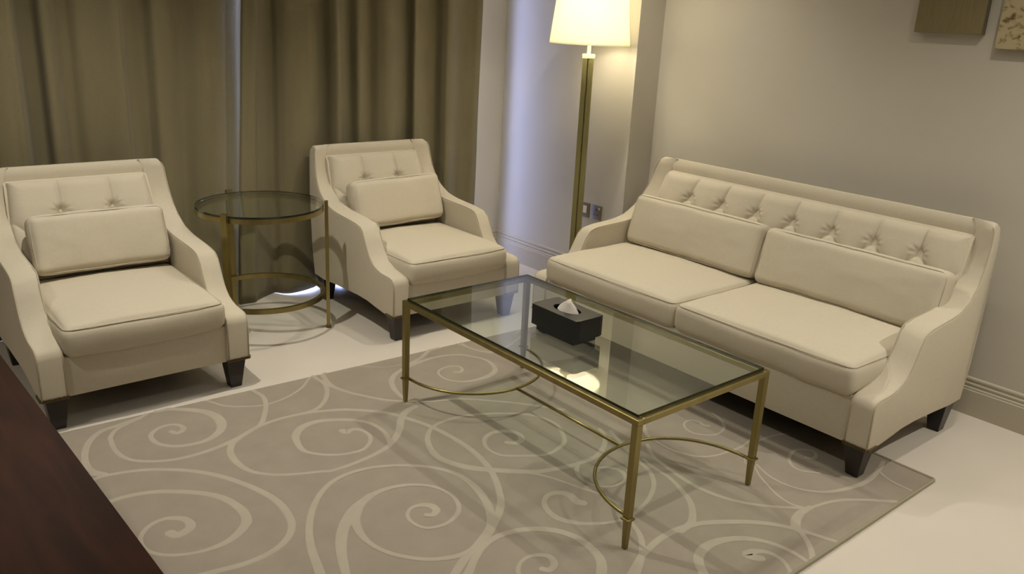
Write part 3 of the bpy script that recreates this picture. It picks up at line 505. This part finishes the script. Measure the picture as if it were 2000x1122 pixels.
W1 = .805
def stretch(P, k=.06): return [(d if d < .33 else d+k*min(1, (d-.33)/.35), z if z < .5 else .5+(z-.5)*.915) for d, z in P]
c_o, c_i, c_back, c_rear = stretch(arm_o), stretch(arm_i), stretch(back), stretch(rear)
chair = seat_frame('tufted_armchair', W1, 0, c_o, c_i, c_back, c_rear, .132,
    dict(z0=.290, z1=.408, d0=-.012, d1=.66, puff=.030, spans=[(.098, W1-.098)]),
    dict(u0=.118, u1=W1-.118, d0=.680, z0=.40, d1=.872, z1=.796, btn_z=.664, btn_u=[W1/2-.096, W1/2+.112], row2=.12), .1, .79)
chair2 = copy_tree(chair)
tag(chair, 'cream tufted armchair at the left, left of the round side table', 'armchair', 'tufted armchairs')
tag(chair2, 'cream tufted armchair between the round side table and the sofa', 'armchair', 'tufted armchairs')
def place(o, x, y, t, W):
    o.location = (x+W/2*math.cos(t)-.45*math.sin(t), y+W/2*math.sin(t)+.45*math.cos(t), 0); o.rotation_euler = (0, 0, t)
P1 = (-1.250, 1.793, -.002); P2 = (.322, 1.872, -.004)
place(chair, *P1, W1); place(chair2, *P2, W1)

def local(P, u, d):
    x, y, t = P; return x+u*math.cos(t)-d*math.sin(t), y+u*math.sin(t)+d*math.cos(t)
def lumbar(name, label, P, u, d, z, w, h, th, lean, seed, roll=0):
    bm = cushion_mesh(w, h, th, .032, .014, side=.006, n=30, seed=seed, wr=.006)
    o = fin(name, bm, LINEN, None, 180); x, y = local(P, u, d)
    bm = bmesh.new()
    for zz in (th/2-.010, -th/2+.010): seam_ring(bm, w, h, zz, .032, .007, .0014, .004)
    fin('piping', bm, LINEN, o, 180)
    o.matrix_world = Matrix.Translation((x, y, z)) @ Matrix.Rotation(P[2], 4, 'Z') @ Matrix.Rotation(roll, 4, 'Y') @ Matrix.Rotation(PI/2-lean, 4, 'X')
    return tag(o, label, 'cushion', 'lumbar cushions')
PS = (1.017, 1.628, -PI/2)
lumbar('lumbar_cushion', 'plain cream lumbar cushion on the left armchair', P1, .412, .630, .565, .55, .25, .10, .30, 1)
lumbar('lumbar_cushion', 'plain cream lumbar cushion on the armchair nearest the sofa', P2, .408, .630, .567, .56, .255, .10, .30, 7, -.02)
lumbar('lumbar_cushion', 'long cream lumbar cushion at the lamp end of the sofa', PS, .525, .612, .576, .80, .262, .105, .27, 13)
lumbar('lumbar_cushion', 'long cream lumbar cushion at the near end of the sofa', PS, 1.358, .612, .570, .84, .262, .105, .27, 23)

# ------------------------------------------------------------------ coffee table
TW, TL, TH = .676, 1.29, .462
ct = empty('coffee_table', (TW/2, TL/2, RZ+.0015)); tag(ct, 'rectangular glass coffee table on a slim brass frame', 'table')
def cshift(bm): bmesh.ops.translate(bm, vec=(-TW/2, -TL/2, 0), verts=bm.verts); return bm
f = .028; h = TH-RZ-.0015
bm = bmesh.new()
for b in ((0, f, 0, TL), (TW-f, TW, 0, TL), (f, TW-f, 0, f), (f, TW-f, TL-f, TL)): box(bm, *b, h-.021, h, .0015, 1)
fin('top_frame', cshift(bm), BRASS, ct, 35)
bm = bmesh.new(); g = .016
box(bm, g, TW-g, g, TL-g, h+.0005, h+.0095); 
o = fin('glass_top', cshift(bm), [GLASS, EDGE], ct)
for p in o.data.polygons:
    if abs(p.normal.z) < .5: p.material_index = 1
for x in (.0125, TW-.0125):
    for y in (.0125, TL-.0125):
        bm = bmesh.new(); frustum(bm, x, y, .108, h-.021, .0108, .0118); frustum(bm, x, y, 0, .108, .0070, .0102)
        lg = fin('leg', cshift(bm), BRASS, ct)
        bm = bmesh.new(); box(bm, x-.0170, x+.0170, y-.0170, y+.0170, .103, .111, .0025); fin('collar', cshift(bm), BRASS, lg, 35)
for s in (0, 1):
    pts = []
    for k in range(33):
        t = PI*k/32; x = TW/2-(TW/2-.022)*math.cos(t); y = .02+.330*math.sin(t)**.92; pts.append((x, y if s == 0 else TL-y, .107))
    bm = bmesh.new(); tube(bm, pts, .0062, 8); fin('arc_stretcher', cshift(bm), BRASS, ct, 180)
bm = bmesh.new(); tube(bm, [(TW/2, .352, .107), (TW/2, TL/2, .107), (TW/2, TL-.352, .107)], .0062, 8); fin('centre_stretcher', cshift(bm), BRASS, ct, 180)

# ------------------------------------------------------------------ tissue box
GT = TH+.0095+.0005
tb = empty('tissue_box', (.2865, .6235, GT)); tag(tb, 'black rectangular tissue box with an oval opening on the glass coffee table', 'tissue box')
hx, hy, zb, zt = .0675, .1225, .022, .100
bm = bmesh.new(); N = 48; ring_o, ring_i = [], []
oval = [(.036*math.cos(2*PI*i/N), .064*math.sin(2*PI*i/N)) for i in range(N)]
def rect(i):
    c, s = math.cos(2*PI*i/N), math.sin(2*PI*i/N); k = 1/max(abs(c)/hx, abs(s)/hy); return c*k, s*k
for z in (zt,):
    R_ = [bm.verts.new((*rect(i), z)) for i in range(N)]; I_ = [bm.verts.new((a, b, z)) for a, b in oval]; I2 = [bm.verts.new((a, b, z-.006)) for a, b in oval]
    Rb = [bm.verts.new((*rect(i), zb)) for i in range(N)]
    for i in range(N):
        j = (i+1) % N
        bm.faces.new((R_[i], R_[j], I_[j], I_[i])); bm.faces.new((I_[i], I_[j], I2[j], I2[i])); bm.faces.new((R_[i], R_[j], Rb[j], Rb[i]))
    bm.faces.new(Rb)
fin('box_shell', bm, BLACK, tb)
bm = bmesh.new()
box(bm, -.056, .056, -.101, .101, 0, zb+.001, .001, 1); fin('plinth', bm, BLACK, tb)
tis = bmesh.new(); rows = []      # a crumpled sheet drawn up to an off-centre peak
T_ = [(0, 1.0), (.010, .86), (.020, .66), (.029, .46), (.037, .27), (.043, .12), (.046, .05)]
for k, (z, q) in enumerate(T_):
    row = []
    for i in range(26):
        a = 2*PI*i/26; cre = 1+.16*(abs((i*3 % 26)/13-1)-.5)*(1-q*.4); py = -.012+(.052*math.cos(a)+.006)*q*cre; px = (.024*math.sin(a)*cre)*q+.004*math.sin(k*1.3)*(1-q)
        row.append(tis.verts.new((px, py*1.0, zt-.008+z*1.08+.003*math.sin(a*4+k)*q*(k > 0))))
    rows.append(row)
for a, b in zip(rows, rows[1:]):
    for i in range(26): tis.faces.new((a[i], a[(i+1) % 26], b[(i+1) % 26], b[i]))
tis.faces.new(rows[-1])
o = fin('tissue', tis, TISSUE, tb, 25); o['label'] = 'white tissue pulled up through the opening'

# ------------------------------------------------------------------ round side table
sc = (-.107, 2.40); RR = .306; st = empty('round_side_table', (*sc, 0)); tag(st, 'round brass side table with a clear glass top between the armchairs', 'table')
def ring(name, z0_, z1_, r0, r1, m, parent=st):
    bm = bmesh.new(); n = 72; vs = []
    for i in range(n):
        a = 2*PI*i/n; vs.append([bm.verts.new((r*math.cos(a), r*math.sin(a), z)) for r, z in ((r0, z0_), (r1, z0_), (r1, z1_), (r0, z1_))])
    for i in range(n):
        A, B = vs[i], vs[(i+1) % n]
        for k in range(4): bm.faces.new((A[k], A[(k+1)%4], B[(k+1)%4], B[k]))
    return fin(name, bm, m, parent, 35)
ring('top_ring', .622, .645, RR-.022, RR-.004, BRASS)
ring('lower_ring', .186, .209, RR-.022, RR-.004, BRASS)
bm = bmesh.new(); lathe(bm, [(RR-.006, .6455), (RR-.004, .647), (RR-.004, .656), (RR-.006, .6575)], 72)
o = fin('glass_top', bm, [SMOKE, EDGE], st)
for p in o.data.polygons:
    if abs(p.normal.z) < .5: p.material_index = 1
for k, a in enumerate((-27, 96, 216)):
    a = math.radians(a); bm = bmesh.new(); x, y = (RR+.008)*math.cos(a), (RR+.008)*math.sin(a)
    frustum(bm, x, y, .008, .668, .009, .009, .0145, .0145, a); lg = fin('leg', bm, BRASS, st)
    bm = bmesh.new(); frustum(bm, x, y, 0, .009, .013, .011, .019, .017, a); fin('foot', bm, BRASS, lg)

# ------------------------------------------------------------------ floor lamp
fl = empty('floor_lamp', (1.56, 1.89, 0)); tag(fl, 'tall brass floor lamp with a lit white tapered shade in the corner behind the sofa', 'lamp')
bm = bmesh.new(); lathe(bm, [(.13, 0), (.13, .018), (.125, .022), (.03, .024), (.03, .03)], 40); fin('base', bm, BRASS_POLE, fl, 35)
bm = bmesh.new(); a0 = math.radians(0)
for sx in (-1, 1):
    for sy in (-1, 1): q_ = .0163*math.sqrt(2); aa = math.atan2(sy, sx)+PI/4-.06; frustum(bm, q_*math.cos(aa), q_*math.sin(aa), .02, 1.385, .0128, .0128, rot=PI/4-.06)
frustum(bm, 0, 0, .02, 1.385, .009, .009, rot=PI/4)
fin('pole', bm, BRASS_POLE, fl)
bm = bmesh.new(); lathe(bm, [(.033, 1.385), (.035, 1.387), (.035, 1.405), (.033, 1.408)], 32); fin('cap', bm, WHITECAP, fl, 35)
bm = bmesh.new(); lathe(bm, [(.010, 1.408), (.010, 1.55), (.018, 1.56), (.018, 1.60)], 20); fin('neck', bm, WHITECAP, fl, 35)
bm = bmesh.new(); n = 64
lathe(bm, [(.2165, 1.462), (.2165, 1.458), (.2145, 1.458), (.2145, 1.462), (.173, 1.84), (.175, 1.84), (.2165, 1.462)][:-1]+[(.2165, 1.462)], n, cap=False)
sh = fin('lamp_shade', bm, SHADE, fl, 40)
bm = bmesh.new()
for k in range(3):
    a = k*2*PI/3+.3; tube(bm, [(.016*math.cos(a), .016*math.sin(a), 1.59), (.172*math.cos(a), .172*math.sin(a), 1.835)], .0015, 6)
fin('shade_spider', bm, STEEL, sh)
bm = bmesh.new(); lathe(bm, [(.011, 1.466), (.213, 1.466), (.213, 1.468), (.011, 1.468)], 64, cap=False); fin('diffuser', bm, DIFFUSER, sh)

# ------------------------------------------------------------------ curtains
def panel(name, label, keys, ztop, zbot_f, drift, curl=False, n_sub=7):
    P = cr([(x, y, 0) for x, y in keys], n_sub); bm = bmesh.new(); rows = []; NZ = 40
    for j in range(NZ+1):
        t = j/NZ; z_ = ztop; row = []
        for i, p in enumerate(P):
            zb = zbot_f(p.x); z = ztop+(zb-ztop)*t
            amp = .80+.25*t
            if curl and p.x > -.04: amp *= 1-.75*max(0, min(1, (1.9-z)/1.3))
            y = 2.862+(p.y)*-amp+.006*noise.noise(Vector((p.x*5, z*2.0, 3)))
            x = p.x+drift(p.x, z)+.006*noise.noise(Vector((p.x*9, z*1.5, 9)))
            row.append(bm.verts.new((x, y, z)))
        rows.append(row)
    for a, b in zip(rows, rows[1:]):
        for i in range(len(P)-1): bm.faces.new((a[i], a[i+1], b[i+1], b[i]))
    o = fin(name, bm, CURT, None, 180); md = o.modifiers.new('thick', 'SOLIDIFY'); md.thickness = .003; md.offset = 0
    return tag(o, label, 'curtain', 'full length curtains')
KL = [(-2.75, .02), (-2.65, -.03), (-2.55, .04), (-2.42, -.03), (-2.3, .04), (-2.18, -.04), (-2.05, .03), (-1.92, -.04), (-1.8, .04), (-1.68, -.03), (-1.55, .04), (-1.43, -.04), (-1.3, .03), (-1.2, -.04), (-1.10, .035)]
KL += [(-1.039, 0.045), (-1.004, 0.04), (-0.968, -0.03), (-0.928, -0.05), (-0.902, -0.04), (-0.889, 0.03), (-0.856, 0.03), (-0.811, -0.03), (-0.772, -0.035), (-0.73, 0.0), (-0.65, 0.02), (-0.587, 0.045), (-0.561, 0.04), (-0.525, -0.01), (-0.444, -0.035), (-0.406, 0.03), (-0.344, 0.02), (-0.27, -0.02), (-0.199, 0.02), (-0.14, 0.03), (-0.078, 0.015), (-0.027, -0.01), (0.017, -0.04), (0.046, -0.07), (0.08, -0.1)]
KR = [(0.030, 0.02), (0.030, 0.045), (0.054, 0.05), (0.089, 0.055), (0.118, 0.02), (0.203, -0.04), (0.232, 0.0), (0.275, 0.03), (0.372, 0.025), (0.431, -0.01), (0.509, -0.045), (0.53, 0.02), (0.553, 0.05), (0.585, 0.02), (0.669, -0.04), (0.698, 0.025), (0.785, -0.035), (0.831, 0.02), (0.892, 0.045), (1.008, -0.02), (1.066, -0.04), (1.063, 0.03), (1.097, 0.025), (1.242, -0.05), (1.274, 0.02), (1.308, 0.045), (1.427, -0.02), (1.501, -0.015), (1.544, 0.005), (1.58, 0.0)]
cl = panel('curtain', 'olive taupe linen curtain at the left, hanging behind the left armchair', KL, 2.56, lambda x: .001, lambda x, z: (-.085*(1.6-z)/1.6 if x > -.1 else (-.085*(1.6-z)/1.6*max(0, (x+.5)/.4) if x > -.5 else 0)), curl=True)
crr = panel('curtain', 'olive taupe linen curtain at the right, hanging behind the side table and second armchair', KR, 2.56, lambda x: .0006+.016*max(0, min(1, (x-.20)/.17)), lambda x, z: (-.115*(1.6-z)/1.6*max(0, 1-(x+.03)/.35) if x < .32 else 0)-.02*max(0, (1.6-z)/1.6)*max(0, (x-1.3)/.25))
bm = bmesh.new(); box(bm, -2.9, 1.7, 2.80, 2.88, 2.57, 2.6); tag(fin('curtain_track', bm, ALU), 'white ceiling track carrying both curtains', 'curtain track')

# ------------------------------------------------------------------ pictures
def picture(name, label, y0, y1, zb, h, m, th=.035):
    r = empty(name, (XR, (y0+y1)/2, zb)); tag(r, label, 'picture')
    w_ = (y1-y0)/2; bm = bmesh.new(); box(bm, -th, 0, -w_, w_, 0, h, .0015, 1); fin('canvas_panel', bm, CANVSIDE, r)
    bm = bmesh.new(); box(bm, -th-.0015, -th+.0005, -w_+.001, w_-.001, .001, h-.001); fin('canvas_face', bm, m, r)
picture('wall_panel_picture', 'plain olive bronze woven picture panel, left of the two on the right wall', .072, .352, 1.603, .30, GOLDCANVAS)
picture('wall_panel_picture', 'mottled gold and cream picture panel at the right edge of the photo', -.30, .012, 1.553, .36, ABSTRACT)

# ------------------------------------------------------------------ wall sockets on the lamp wall
def plate(name, label, y0, y1, kind):
    r = empty(name, (XC, (y0+y1)/2, .485)); tag(r, label, 'socket'); w_ = (y1-y0)/2
    bm = bmesh.new(); box(bm, -.006, 0, -w_, w_, -.043, .043, .0015, 2); fin('face_plate', bm, STEEL, r, 35)
    if kind == 0:
        bm = bmesh.new(); box(bm, -.009, -.004, -.022, .022, -.020, .024, .001, 1); fin('switch_rocker', bm, PLASTIC, r)
    else:
        for a, b, c, d in ((-.004, .004, .010, .022), (-.016, -.008, -.018, -.012), (.008, .016, -.018, -.012)): bx('slot', DARKSLOT, (-.0065, -.004, a, b, c, d), r)
        bm = bmesh.new(); box(bm, -.010, -.004, -.030, -.020, .020, .032, .001, 1); fin('switch_rocker', bm, PLASTIC, r)
plate('wall_switch', 'steel plate with a white insert on the wall just behind the lamp pole', 2.045, 2.131, 0)
plate('power_socket', 'steel power socket plate with dark slots, right of the lamp pole', 1.943, 2.029, 1)

# ------------------------------------------------------------------ desk in the near left corner
dk = empty('wooden_desk', (-1.83, .35, 0), -.035*-1); tag(dk, 'dark reddish brown wooden desk cut off by the lower left corner of the photo', 'desk')
bm = bmesh.new(); box(bm, -.40, .36, -.75, 1.0, .715, .75, .003); fin('desk_top', bm, DESK, dk, 35)
bm = bmesh.new()
for b in ((-.37, .33, -.72, -.70), (-.37, .33, .95, .97), (-.37, -.35, -.70, .95), (.31, .33, -.70, .95)): box(bm, *b, .62, .7155)
fin('apron', bm, DESK, dk)
for x in (-.355, .315):
    for y in (-.70, .95):
        bm = bmesh.new(); frustum(bm, x, y, RZ+.002, .716, .018, .03); fin('leg', bm, DESK, dk)
